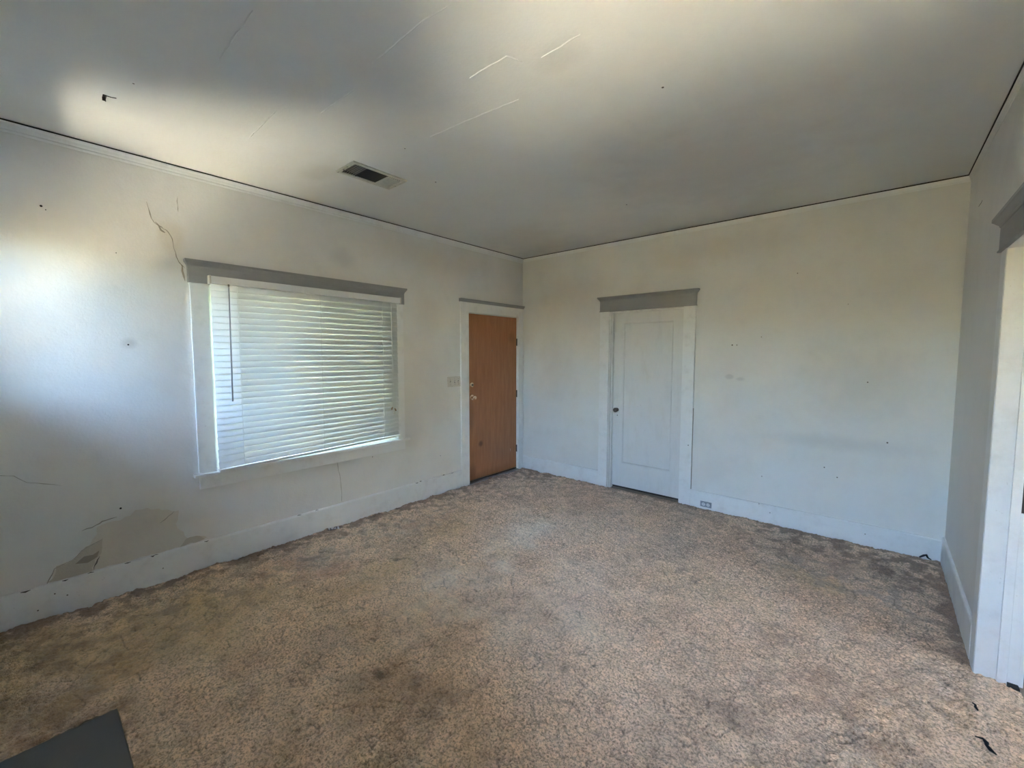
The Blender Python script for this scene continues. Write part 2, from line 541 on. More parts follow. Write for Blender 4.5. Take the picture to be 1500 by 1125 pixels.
# the room next door, seen only through the doorway
box('wall_next_room_back', (XC + 0.13, -0.05, -0.10), (8.0, 0.05, H), M_WALL, bevel=0, kind='structure', label='plain wall of the next room')
slab('wall_next_room_far', 0, 7.9, 8.0, YD - TH, 0.05, -0.10, H, [(-3.0, -1.6, 0.8, 2.1)], M_WALL, kind='structure', label='far wall of the next room with a window')
box('wall_next_room_front', (XC + 0.13, YD - TH, -0.10), (8.0, YD - TH + 0.1, H), M_WALL, bevel=0, kind='structure', label='near wall of the next room')
box('floor_next_room', (XC + 0.13, YD - TH, -0.022), (7.9, 0.05, -0.002), M_SUBFLOOR, bevel=0, kind='structure', label='brown floor of the next room')
w4 = empty('window_4', (7.95, -2.3, 0.7), kind='structure', label='window of the next room')
box('pane', (7.948, -3.0, 0.8), (7.952, -1.6, 2.1), M_GLASS, w4, bevel=0)

# plaster damage on the window wall
def on_left(y, z, d=0.0):
    return (XA + d, y, z)
for name, pts, w, t, mt in (
    ('plaster_crack', [(-3.824, 2.523), (-3.812, 2.45), (-3.795, 2.40), (-3.770, 2.385), (-3.744, 2.368), (-3.722, 2.355), (-3.703, 2.31), (-3.692, 2.25), (-3.686, 2.20), (-3.665, 2.16), (-3.640, 2.13)], 0.0055, 0.0012, M_CRACK),
    ('plaster_crack', [(-3.785, 2.405), (-3.755, 2.36), (-3.735, 2.345)], 0.010, 0.0015, M_CRACK),
    ('plaster_crack', [(-3.66, 2.60), (-3.663, 2.54), (-3.66, 2.50)], 0.004, 0.001, M_CRACK),
    ('plaster_crack', [(-4.70, 0.90), (-4.60, 0.88), (-4.518, 0.873), (-4.47, 0.86), (-4.422, 0.813), (-4.36, 0.79), (-4.29, 0.762)], 0.0035, 0.0008, M_CRACK),
    ('plaster_crack', [(-2.60, 0.575), (-2.59, 0.50), (-2.575, 0.42), (-2.565, 0.30), (-2.57, 0.21)], 0.004, 0.001, M_CRACK),
    ('plaster_crack', [(-4.38, 0.19), (-4.345, 0.275), (-4.272, 0.298), (-4.20, 0.36), (-4.13, 0.385)], 0.006, 0.003, M_CRACK),
    ('plaster_crack', [(-4.22, 0.465), (-4.176, 0.468), (-4.14, 0.485), (-4.113, 0.50), (-4.06, 0.505)], 0.006, 0.003, M_CRACK),
    ('plaster_crack', [(-4.18, 0.20), (-4.165, 0.24), (-4.15, 0.28)], 0.010, 0.003, M_CRACK_DARK),
    ('plaster_crack', [(-3.85, 0.40), (-3.80, 0.43), (-3.77, 0.46)], 0.008, 0.002, M_CRACK),
):
    ribbon(name, [on_left(y, z, 0.0008) for y, z in pts], w, t, mt, wall_left, (1, 0, 0))

def patch(name, pts, mat, depth, parent):
    """ragged edged sheet of bare plaster standing a little proud of the wall"""
    out = []
    n = len(pts)
    for i in range(n):
        a, b = Vector(pts[i]), Vector(pts[(i + 1) % n])
        k = max(1, int((b - a).length / 0.025))
        for j in range(k):
            q = a.lerp(b, j / k)
            out.append((q.x + random.uniform(-.008, .008), q.y + random.uniform(-.008, .008)))
    bm = bmesh.new()
    ring = [bm.verts.new(on_left(y, z, depth)) for y, z in out]
    f = bm.faces.new(ring)
    r = bmesh.ops.extrude_face_region(bm, geom=[f])
    bmesh.ops.translate(bm, verts=[v for v in r['geom'] if isinstance(v, bmesh.types.BMVert)], vec=(-depth - 0.002, 0, 0))
    bmesh.ops.triangulate(bm, faces=bm.faces[:])
    return child_of(link(name, to_mesh(bm, name), mat), parent)
patch('peeled_plaster_patch', [(-4.37, 0.198), (-4.337, 0.28), (-4.272, 0.30), (-4.19, 0.365), (-4.16, 0.42), (-4.15, 0.47), (-4.00, 0.49), (-3.97, 0.53), (-3.83, 0.49), (-3.75, 0.45), (-3.76, 0.335), (-3.70, 0.25), (-3.63, 0.245), (-3.59, 0.214), (-3.75, 0.20), (-3.98, 0.198), (-4.18, 0.198)], M_PATCH, 0.0012, wall_left)
patch('deep_plaster_patch', [(-4.37, 0.196), (-4.335, 0.28), (-4.27, 0.298), (-4.20, 0.36), (-4.13, 0.385), (-4.15, 0.30), (-4.17, 0.27), (-4.19, 0.196)], M_PATCH2, 0.0022, wall_left)
patch('deep_plaster_patch', [(-3.76, 0.20), (-3.72, 0.245), (-3.66, 0.25), (-3.63, 0.24), (-3.60, 0.215), (-3.66, 0.203)], M_PATCH2, 0.0020, wall_left)
patch('dark_plaster_chip', [(-4.25, 0.275), (-4.21, 0.30), (-4.15, 0.31), (-4.155, 0.275), (-4.21, 0.26)], flat('chip_brown', (0.36, 0.31, 0.24), 0.95), 0.003, wall_left)

# nail holes and chips
def hole(parent, c, nrm, r, mat=M_BLACK):
    lathe('nail_hole', [(-0.001, r), (0.0008, r), (0.0012, r * 0.6)], c, nrm, mat, parent, seg=10)
for y, z, r in ((-4.289, 2.377, 0.006), (-4.272, 2.36, 0.003), (-3.985, 2.17, 0.003), (-3.955, 1.60, 0.005), (-3.60, 0.90, 0.003), (-3.55, 1.02, 0.003), (-2.25, 0.56, 0.004), (-1.42, 0.42, 0.004), (-4.04, 0.555, 0.006)):
    hole(wall_left, (XA, y, z), (1, 0, 0), r)
for x, z, r in ((3.054, 2.24, 0.004), (2.56, 1.63, 0.007), (2.60, 1.63, 0.005), (2.80, 1.70, 0.004), (3.56, 1.32, 0.005), (3.70, 0.85, 0.006), (3.31, 0.585, 0.005), (3.40, 0.515, 0.005), (3.41, 1.95, 0.003), (2.85, 0.42, 0.004)):
    hole(wall_back, (x, YB, z), (0, -1, 0), r, M_CRACK_DARK)
ribbon('plaster_crack', [(XC - 0.0006, -0.42, 2.47), (XC - 0.0006, -0.55, 2.475)], 0.006, 0.001, M_CRACK_DARK, wall_right, (-1, 0, 0))

# ceiling seams
for pts in ([(1.427, -3.788), (1.62, -3.79), (1.825, -3.789)], [(1.90, -3.35), (1.996, -3.346), (2.26, -3.350), (2.377, -3.333)], [(1.355, -3.317), (1.678, -3.305)], [(0.776, -3.472), (1.20, -3.476)],
            [(2.15, -3.005), (2.285, -3.002), (2.372, -3.001), (2.40, -2.93)], [(2.478, -2.898), (2.673, -2.903)], [(1.593, -2.79), (1.90, -2.765), (2.216, -2.734)]):
    ribbon('ceiling_seam', [(x, y, H - 0.0005) for x, y in pts], 0.010, 0.0022, M_CEIL, ceiling, (0, 0, -1), 0.12)
for x, y, r in ((2.79, -2.36, 0.006), (1.10, -2.35, 0.006), (1.95, -1.0, 0.006), (0.93, -4.0, 0.004), (1.36, -2.80, 0.004)):
    hole(ceiling, (x, y, H), (0, 0, -1), r, M_CRACK_DARK)

# ------------------------------------------------------------------ trim
COVE = [(0, -0.062), (0.004, -0.062), (0.008, -0.052), (0.007, -0.046), (0.012, -0.038), (0.016, -0.026), (0.022, -0.018), (0.024, -0.010), (0, -0.010)]
GAP = [(0, -0.010), (0.019, -0.010), (0.019, 0.004), (0, 0.004)]  # solid dark strip, paints the shade between moulding and ceiling
LB = YB - YD
def cove(i, frame, length, txt):
    t = extrude_profile('trim_%d' % i, COVE, frame, length, M_TRIM, kind='structure', label='thin crown moulding along the ' + txt)
    extrude_profile('gap_shade', GAP, frame, length, M_DARK, t)
cove(1, ((XA, YD, H), (1, 0, 0), (0, 0, 1), (0, 1, 0)), LB - 0.0, 'window wall')
COVE_B = [(u * 0.55, v * 0.75 - 0.002) for u, v in COVE]
t2 = extrude_profile('trim_2', COVE_B, ((XA, YB, H), (0, -1, 0), (0, 0, 1), (1, 0, 0)), XC - XA, M_TRIM, kind='structure', label='thin crown moulding along the far wall')
extrude_profile('gap_shade', [(u * 0.6, v) for u, v in GAP], ((XA, YB, H), (0, -1, 0), (0, 0, 1), (1, 0, 0)), XC - XA, M_DARK, t2)
t3 = extrude_profile('trim_3', COVE_B, ((XC, YD, H), (-1, 0, 0), (0, 0, 1), (0, 1, 0)), LB, M_WALL, kind='structure', label='thin crown moulding along the doorway wall')
extrude_profile('gap_shade', [(u * 0.9, v * 0.6) for u, v in GAP], ((XC, YD, H), (-1, 0, 0), (0, 0, 1), (0, 1, 0)), LB, M_DARK, t3)

BASE = lambda h, d: [(0, -0.02), (d, -0.02), (d, h - 0.012), (d - 0.004, h - 0.003), (d - 0.010, h), (0, h)]
extrude_profile('baseboard_left', BASE(0.197, 0.017), ((XA, YD, 0), (1, 0, 0), (0, 0, 1), (0, 1, 0)), -1.108 - YD, M_TRIM, kind='structure', label='white baseboard under the front window')
extrude_profile('baseboard_back', BASE(0.172, 0.016), ((XA, YB, 0), (0, -1, 0), (0, 0, 1), (1, 0, 0)), 1.16 - XA, M_TRIM, kind='structure', label='white baseboard between the brown door and the panel door')
bb = extrude_profile('baseboard_back_long', BASE(0.168, 0.016), ((2.224, YB, 0), (0, -1, 0), (0, 0, 1), (1, 0, 0)), XC - 2.224, M_TRIM, kind='structure', label='white baseboard with the outlet on the far wall')
extrude_profile('baseboard_right', BASE(0.190, 0.016), ((XC, -1.345, 0), (-1, 0, 0), (0, 0, 1), (0, 1, 0)), 1.345 + YB, M_TRIM, kind='structure', label='short white baseboard beside the doorway')
extrude_profile('baseboard_front', BASE(0.190, 0.016), ((XA, YD, 0), (0, 1, 0), (0, 0, 1), (1, 0, 0)), 1.15 - XA, M_TRIM, kind='structure', label='white baseboard beside the hearth')
# chips where the paint of the long baseboard and its caulk has broken away
bl = bpy.data.objects['baseboard_left']
for y, z in ((-4.46, 0.196), (-4.30, 0.197), (-4.20, 0.198), (-4.02, 0.198), (-3.90, 0.198), (-3.88, 0.197), (-3.60, 0.198), (-2.80, 0.198), (-2.95, 0.198), (-1.75, 0.198), (-1.70, 0.199), (-1.38, 0.199), (-1.26, 0.199)):
    ribbon('paint_chip', [(XA + 0.0145, y - random.uniform(.008, .02), z - 0.0035), (XA + 0.0145, y + random.uniform(.008, .02), z - 0.0035)], 0.008, 0.002, M_SLOT, bl, (0.7, 0, 0.7))
for y, z in ((-4.35, 0.13), (-4.30, 0.10), (-4.42, 0.06), (-3.85, 0.09)):
    hole(bl, (XA + 0.017, y, z), (1, 0, 0), 0.004, M_CRACK_DARK)
for x, z in ((2.93, 0.10), (2.84, 0.162), (3.60, 0.09)):
    hole(bb, (x, YB - 0.016, z), (0, -1, 0), 0.004, M_CRACK_DARK)

# head caps: flat board with a stepped crown on top
def head_cap(parent, frame, length, board_mat, crown_mat, h, bead=True, crown_h=0.040, d=0.022, over=0.030):
    O, U, V, W = [Vector(x) for x in frame]
    extrude_profile('head_board', [(0, 0), (d, 0), (d, h), (0, h)], (O, U, V, W), length, board_mat, parent)
    cp = [(0, h), (d + 0.002, h), (d + 0.005, h + crown_h * .22), (d + 0.013, h + crown_h * .40), (d + 0.022, h + crown_h * .62), (d + 0.027, h + crown_h * .70), (d + 0.027, h + crown_h), (0, h + crown_h)]
    bm = bmesh.new()
    def e(u):
        return max(0.0, (u - d)) / 0.027 * over
    A = [bm.verts.new(O + U * u + V * v - W * e(u)) for u, v in cp]
    B = [bm.verts.new(O + U * u + V * v + W * (length + e(u))) for u, v in cp]
    # returns run back to the wall
    A2 = [bm.verts.new(O + V * v - W * e(u)) for u, v in cp]
    B2 = [bm.verts.new(O + V * v + W * (length + e(u))) for u, v in cp]
    for i in range(1, len(cp) - 2):
        bm.faces.new((A[i], A[i + 1], B[i + 1], B[i]))
        bm.faces.new((A[i], A2[i], A2[i + 1], A[i + 1]))
        bm.faces.new((B[i], B[i + 1], B2[i + 1], B2[i]))
    bm.faces.new((A[1], B[1], B2[1], A2[1]))
    k = len(cp) - 2
    bm.faces.new((A[k], A2[k], B2[k], B[k]))
    child_of(link('crown', to_mesh(bm, 'crown'), crown_mat), parent)
    if bead:
        extrude_profile('bead', [(0, -0.006), (d + 0.004, -0.006), (d + 0.006, -0.001), (d + 0.003, 0.004), (0, 0.004)], (O - W * 0.004, U, V, W), length + 0.008, board_mat, parent)

# ------------------------------------------------------------------ front window
w1 = empty('window_1', (XA, (WIN[0] + WIN[1]) / 2, WIN[2]), kind='structure', label='wide front window with grey head board and white casing')
y0, y1, z0, z1 = WIN
CX = 0.012
box('casing', (XA, -3.622, z0), (CX, y0, z1), M_TRIM, w1)
box('casing', (XA, y1, z0), (CX, -1.890, z1), M_TRIM, w1)
head_cap(w1, ((XA, -3.630, z1), (1, 0, 0), (0, 0, 1), (0, 1, 0)), 1.752, M_GREY, M_GREY, 0.105, False, 0.050, 0.026, 0.018)
box('sill', (XA - TH + 0.03, y0, z0 - 0.012), (XA, y1, z0 + 0.004), M_TRIM, w1, 0.001)
box('stool', (XA, -3.655, z0 - 0.018), (0.046, -1.852, z0 + 0.002), M_TRIM, w1, 0.003)
box('apron', (XA, -3.622, 0.580), (0.016, -1.892, z0 - 0.018), M_TRIM, w1)
box('jamb', (XA - TH, y0, z0), (XA, y0 + 0.008, z1), M_TRIM, w1, 0)
box('jamb', (XA - TH, y1 - 0.008, z0), (XA, y1, z1), M_TRIM, w1, 0)
box('jamb', (XA - TH, y0, z1 - 0.008), (XA, y1, z1), M_TRIM, w1, 0)
sx0, sx1 = XA - 0.105, XA - 0.070
sy0, sy1, sz0, sz1 = y0 + 0.008, y1 - 0.008, z0 + 0.004, z1 - 0.008
sash = box('sash', (sx0, sy0, sz0), (sx1, sy0 + 0.045, sz1), M_TRIM, w1)
box('sash', (sx0, sy1 - 0.045, sz0), (sx1, sy1, sz1), M_TRIM, w1)
box('sash', (sx0, sy0 + 0.045, sz0), (sx1, sy1 - 0.045, sz0 + 0.06), M_TRIM, w1)
box('sash', (sx0, sy0 + 0.045, sz1 - 0.045), (sx1, sy1 - 0.045, sz1), M_TRIM, w1)
box('pane', (sx0 + 0.015, sy0 + 0.045, sz0 + 0.06), (sx0 + 0.019, sy1 - 0.045, sz1 - 0.045), M_GLASS, w1, 0)
# broken plaster at the left end of the head board
ribbon('plaster_crack', [(XA + 0.0008, -3.668, 2.165), (XA + 0.0008, -3.648, 2.11), (XA + 0.0008, -3.642, 2.04)], 0.012, 0.004, M_CRACK, wall_left, (1, 0, 0))

# ------------------------------------------------------------------ blind
blind = empty('window_blind', (0.03, -2.735, 2.09), label='white horizontal slat blind hanging closed over the front window, lower edge raised askew', cat='blind')
XB = 0.036
YL, YR = -3.508, -1.982
hr = box('headrail', (CX + 0.006, -3.508, 2.036), (0.062, -1.957, 2.088), M_SLAT, blind, 0.003)
box('mounting_bracket', (CX, -3.520, 2.034), (0.064, -3.508, 2.091), M_IVORY, blind, 0.001)
box('mounting_bracket', (CX, -1.957, 2.034), (0.064, -1.946, 2.091), M_IVORY, blind, 0.001)
NS = 29
ANG = math.radians(80)
def slat_mesh():
    bm = bmesh.new()
    w, t, k = 0.050, 0.0028, 8
    rows = []
    for s in (1, -1):
        r = []
        for i in range(k + 1):
            u = -w / 2 + w * i / k
            v = 0.0022 * (1 - (2 * u / w) ** 2) + s * t / 2 * (1 - 0.6 * abs(2 * u / w) ** 4)
            # u: room side (+) to outside (-); the outside edge is turned up
            x = u * math.cos(ANG) + v * math.sin(ANG)
            z = -u * math.sin(ANG) + v * math.cos(ANG)
            r.append((x, z))
        rows.append(r)
    loop = rows[0] + rows[1][::-1]
    L = (YR - YL) / 2
    A = [bm.verts.new((x, -L, z)) for x, z in loop]
    B = [bm.verts.new((x, L, z)) for x, z in loop]
    n = len(loop)
    for i in range(n):
        j = (i + 1) % n
        f = bm.faces.new((A[i], A[j], B[j], B[i]))
        f.smooth = True
    bm.faces.new(A[::-1]); bm.faces.new(B)
    return to_mesh(bm, 'slat')
SM = slat_mesh()
ZT, ZBL, ZBR = 2.014, 0.732, 0.772
slat_pos = []
for i in range(NS):
    f = i / (NS - 1)
    zl = ZT + (ZBL - ZT) * f
    # the last slats are lifted on one side by the caught cord
    e = max(0.0, (f - 0.72) / 0.28)
    zr = ZT + (ZBL - ZT) * f + (ZBR - ZBL) * e ** 1.3
    o = link('slat', SM, M_SLAT)
    o.parent = blind
    o.location = Vector((XB, (YL + YR) / 2 + random.uniform(-.0015, .0015), (zl + zr) / 2)) - blind.location
    o.rotation_euler = (math.atan2(zr - zl, YR - YL), random.uniform(-.012, .012) - 0.17 * f ** 1.6, random.uniform(-.0006, .0006))
    slat_pos.append((zl, zr))
br = bmesh.new()
add_box(br, (-0.023, -(YR - YL) / 2, -0.009), (0.023, (YR - YL) / 2, 0.009))
bo = link('bottom_rail', to_mesh(br, 'bottom_rail', 0.003), M_SLAT)
bo.parent = blind
bo.location = Vector((XB, (YL + YR) / 2, (ZBL + ZBR) / 2 - 0.034)) - blind.location
bo.rotation_euler = (math.atan2(ZBR - ZBL, YR - YL), 0, 0)
def zat(i, y):
    zl, zr = slat_pos[i]
    return zl + (zr - zl) * (y - YL) / (YR - YL)
for y in (-3.347, -2.737, -2.150):
    for dx, nm in ((0.0135, 'ladder_cord'), (-0.020, 'ladder_cord')):
        pts = []
        for i in range(NS):
            z = zat(i, y)
            pts.append((XB + dx + (0.0015 if i % 2 else -0.0005), y + (0.003 if i % 2 else -0.002), z - 0.018))
        pts = [(XB + dx, y, 2.036)] + pts + [(XB + dx, y, zat(NS - 1, y) - 0.03)]
        tube_obj(nm, pts, 0.0016, M_CORD, blind, 5)
wand = tube_obj('tilt_wand', [(0.060, -3.402, 2.030), (0.063, -3.404, 1.95), (0.066, -3.409, 1.50), (0.067, -3.412, 1.197)], [0.0035, 0.0042, 0.0042, 0.0048], M_WAND, blind, 8)
child_of(lathe('wand_hook', [(0, 0.006), (0.010, 0.007), (0.016, 0.004), (0.022, 0.002)], (0.060, -3.402, 2.040), (0, 0, -1), M_DARKMETAL, None, 10), wand)
for k, (yy, zz) in enumerate(((-2.066, 1.03), (-2.050, 0.99), (-2.042, 1.015))):
    lc = tube_obj('lift_cord', [(0.060, -2.060, 2.036), (0.062, -2.058 + k * .004, 1.5), (0.063, yy, zz)], 0.0013, M_CORD, blind, 5)
    lathe('cord_tassel', [(0, 0.003), (0.008, 0.006), (0.026, 0.008), (0.030, 0.005)], (0.063, yy, zz), (0.05, (k - 1) * 0.5, -1), M_WOODPEG if k != 1 else M_IVORY, lc, 10)

# ------------------------------------------------------------------ entry door
d1 = empty('door_1', (XA, (DOOR[0] + DOOR[1]) / 2, 0), kind='structure', label='flat brown plywood front door in white casing')
y0, y1, _, z1 = DOOR
box('casing', (XA, -1.116, -0.01), (CX, y0, z1 + 0.112), M_TRIM, d1)
box('casing', (XA, y1, -0.01), (CX, -0.002, z1 + 0.112), M_TRIM, d1)
box('head_casing', (XA, y0, z1), (CX - 0.001, y1, z1 + 0.112), M_TRIM, d1)
extrude_profile('crown', [(0, 0), (0.024, 0), (0.028, 0.012), (0.040, 0.024), (0.042, 0.036), (0, 0.036)], ((XA, -1.128, z1 + 0.112), (1, 0, 0), (0, 0, 1), (0, 1, 0)), 1.128 + 0.006, M_GREY, d1)
box('jamb', (XA - TH, y0, -0.02), (XA - 0.001, y0 + 0.006, z1), M_TRIM, d1, 0)
box('jamb', (XA - TH, y1 - 0.006, -0.02), (XA - 0.001, y1, z1), M_TRIM, d1, 0)
box('jamb', (XA - TH, y0, z1 - 0.006), (XA - 0.001, y1, z1), M_TRIM, d1, 0)
leaf = box('door_leaf', (XA - 0.052, y0 + 0.010, 0.030), (XA - 0.008, y1 - 0.010, z1 - 0.011), M_WOOD, d1, 0.0015)
box('threshold', (XA - TH, y0, -0.03), (0.020, y1, 0.010), M_STEEL, d1, 0.003)
box('door_sweep', (XA - 0.010, y0 + 0.012, 0.014), (XA - 0.004, y1 - 0.012, 0.026), M_DARKMETAL, d1, 0.001)
box('light_stop_sheet', (XA - 0.075, y0, -0.02), (XA - 0.054, y1, z1), M_DARK, d1, 0)  # added dark sheet behind the leaf, stops outside light leaking in
xf = XA - 0.008
rose = lathe('knob_rosette', [(0, 0.034), (0.004, 0.034), (0.009, 0.030), (0.010, 0.018)], (xf, -0.925, 1.030), (1, 0, 0), M_BRASS, leaf)
child_of(lathe('door_knob', [(0.008, 0.012), (0.022, 0.011), (0.030, 0.020), (0.042, 0.027), (0.055, 0.026), (0.063, 0.018), (0.065, 0.008), (0.0655, 0.004)], (xf, -0.925, 1.030), (1, 0, 0), M_BRASS), leaf)
lathe('deadbolt_rosette', [(0, 0.032), (0.006, 0.032), (0.014, 0.027), (0.016, 0.020)], (xf, -0.932, 1.180), (1, 0, 0), M_BRASS, leaf)
box('thumb_turn', (xf + 0.014, -0.937, 1.168), (xf + 0.032, -0.927, 1.192), M_DARKMETAL, leaf, 0.003)
lathe('peephole', [(0, 0.009), (0.003, 0.009), (0.004, 0.005)], (xf, -0.575, 1.585), (1, 0, 0), M_BRASS, leaf, 12)
lathe('peephole_lens', [(0.003, 0.005), (0.0046, 0.0045)], (xf, -0.575, 1.585), (1, 0, 0), M_BLACK, leaf, 12)
for z in (1.70, 1.02, 0.285):
    hg = box('hinge', (xf, y1 - 0.018, z - 0.045), (xf + 0.003, y1 - 0.002, z + 0.045), M_DARKMETAL, d1, 0.001)
    tube_obj('hinge_pin', [(xf + 0.007, y1 - 0.008, z - 0.047), (xf + 0.007, y1 - 0.008, z + 0.047)], 0.006, M_DARKMETAL, hg, 8)
ribbon('paint_fleck', [(xf, -0.235, 0.300), (xf, -0.232, 0.262)], 0.012, 0.001, M_TRIM, leaf, (1, 0, 0))

# ------------------------------------------------------------------ closet door
d2 = empty('door_2', ((CLOSET[0] + CLOSET[1]) / 2, YB, 0), kind='structure', label='white single panel door under a grey head board')
x0, x1, _, z1 = CLOSET
CY = -0.012
box('casing', (1.163, CY, -0.01), (x0, YB, z1), M_TRIM, d2)
box('casing', (x1, CY, -0.01), (2.224, YB, z1), M_TRIM, d2)
head_cap(d2, ((1.160, YB, z1), (0, -1, 0), (0, 0, 1), (1, 0, 0)), 1.068, M_GREY, M_GREY, 0.112, True, 0.048, 0.024, 0.024)
box('jamb', (x0, YB, -0.02), (x0 + 0.006, YB + TH, z1), M_TRIM, d2, 0)
box('jamb', (x1 - 0.006, YB, -0.02), (x1, YB + TH, z1), M_TRIM, d2, 0)
box('jamb', (x0, YB, z1 - 0.006), (x1, YB + TH, z1), M_TRIM, d2, 0)
YF = YB + 0.078
box('door_stop', (x0 + 0.006, YF - 0.040, -0.02), (x0 + 0.018, YF, z1 - 0.006), M_TRIM, d2, 0.002)
box('door_stop', (x0 + 0.018, YF - 0.040, z1 - 0.018), (x1 - 0.006, YF, z1 - 0.006), M_TRIM, d2, 0.002)
box('door_stop', (x1 - 0.018, YF - 0.040, -0.02), (x1 - 0.006, YF, z1 - 0.018), M_TRIM, d2, 0.002)
# the leaf: stiles, rails and a sunk panel with a small moulding
bx0, bx1, bz0, bz1 = x0 + 0.010, x1 - 0.008, 0.012, z1 - 0.010
px0, px1, pz0, pz1 = 1.410, 1.976, 0.285, 1.896
box('stile', (bx0, YF, bz0), (px0, YF + 0.035, bz1), M_DOORPAINT, d2, 0.0008)
box('stile', (px1, YF, bz0), (bx1, YF + 0.035, bz1), M_DOORPAINT, d2, 0.0008)
box('rail', (px0, YF, pz1), (px1, YF + 0.035, bz1), M_DOORPAINT, d2, 0.0008)
box('rail', (px0, YF, bz0), (px1, YF + 0.035, pz0), M_DOORPAINT, d2, 0.0008)
box('panel', (px0 - 0.004, YF + 0.012, pz0 - 0.004), (px1 + 0.004, YF + 0.024, pz1 + 0.004), M_DOORPAINT, d2, 0)
for a, b, W, Un in (((px0, pz0), pz1 - pz0, (0, 0, 1), (1, 0, 0)), ((px1, pz0), pz1 - pz0, (0, 0, 1), (-1, 0, 0)), ((px0, pz0), px1 - px0, (1, 0, 0), (0, 0, 1)), ((px0, pz1), px1 - px0, (1, 0, 0), (0, 0, -1))):
    extrude_profile('panel_moulding', [(0, 0), (0.004, 0.0005), (0.011, 0.007), (0.014, 0.012), (0, 0.012)], ((a[0], YF, a[1]), Un, (0, 1, 0), W), b, M_DOORPAINT, d2)
box('light_stop_sheet', (x0, YF + 0.037, -0.02), (x1, YF + 0.055, z1), M_DARK, d2, 0)  # dark sheet added behind this leaf too, against light leaks
lathe('knob_rosette', [(0, 0.022), (0.003, 0.022), (0.006, 0.016)], (1.345, YF, 0.902), (0, -1, 0), M_DARKMETAL, d2)
lathe('door_knob', [(0.004, 0.009), (0.024, 0.008), (0.030, 0.018), (0.040, 0.026), (0.052, 0.025), (0.060, 0.014), (0.061, 0.006)], (1.345, YF, 0.902), (0, -1, 0), M_DARKMETAL, d2)
lathe('keyhole', [(0, 0.006), (0.002, 0.006), (0.0025, 0.003)], (1.350, YF, 0.838), (0, -1, 0), M_DARKMETAL, d2, 12)
for z in (0.62,):
    hole(d2, (2.19, CY, z), (0, -1, 0), 0.005, M_SLOT)
box('caulk_gap', (2.2235, CY + 0.004, 0.172), (2.2262, YB, 1.00), M_CRACK, d2, 0)

# ------------------------------------------------------------------ open doorway
d3 = empty('door_3', (XC, PASS[1], 0), kind='structure', label='open doorway with white casing and grey head board')
y0, y1, _, z1 = PASS
CC = XC - 0.014
box('casing', (CC, y1, -0.02), (XC, -1.348, z1), M_TRIM, d3)
box('casing', (CC, y0 - 0.107, -0.02), (XC, y0, z1), M_TRIM, d3)
head_cap(d3, ((XC, y0 - 0.115, z1), (-1, 0, 0), (0, 0, 1), (0, 1, 0)), (y1 - y0) + 0.107 + 0.115 + 0.005, M_GREY, M_GREY, 0.110, True, 0.046, 0.022, 0.028)
XJ = XC + 0.13
for a, s in ((y1, -1), (y0, 1)):
    box('jamb', (CC + 0.002, a, -0.02), (XJ, a + s * 0.008, z1), M_TRIM, d3, 0.001)
    box('door_stop', (4.112, a + s * 0.008, -0.02), (4.145, a + s * 0.020, z1), M_TRIM, d3, 0.002)
    box('casing', (XJ, a - s * 0.107, -0.02), (XJ + 0.016, a, z1 + 0.1), M_TRIM, d3)
box('jamb', (CC + 0.002, y0, z1 - 0.008), (XJ, y1, z1), M_TRIM, d3, 0)
box('strike_plate', (4.146, y1 - 0.012, 0.820), (4.172, y1 - 0.008, 0.997), M_DARKMETAL, d3, 0.0005)
box('gap_shade_strip', (4.146, y1 - 0.045, -0.01), (XJ, y1 - 0.008, 0.010), M_BLACK, d3, 0.002)  # black strip painted as the shaded gap where the carpet stops short

# ------------------------------------------------------------------ small windows behind the camera
for k, (x0, x1, z0, z1) in ((2, WD2), (3, WD3)):
    w = empty('window_%d' % k, ((x0 + x1) / 2, YD, z0), kind='structure', label='small high window in the wall behind')
    box('casing', (x0 - 0.09, YD, z0), (x0, YD + 0.018, z1), M_TRIM, w)
    box('casing', (x1, YD, z0), (x1 + 0.09, YD + 0.018, z1), M_TRIM, w)
    box('head_board', (x0 - 0.09, YD, z1), (x1 + 0.09, YD + 0.022, z1 + 0.11), M_GREY, w)
    box('stool', (x0 - 0.11, YD - 0.06, z0 - 0.02), (x1 + 0.11, YD + 0.035, z0), M_TRIM, w)
    for a, b in (((x0, z0), (x0 + 0.035, z1)), ((x1 - 0.035, z0), (x1, z1)), ((x0, z0), (x1, z0 + 0.035)), ((x0, z1 - 0.035), (x1, z1))):
        box('sash', (a[0], YD - 0.10, a[1]), (b[0], YD - 0.07, b[1]), M_TRIM, w)
    box('pane', (x0 + 0.035, YD - 0.087, z0 + 0.035), (x1 - 0.035, YD - 0.083, z1 - 0.035), M_GLASS, w, 0)

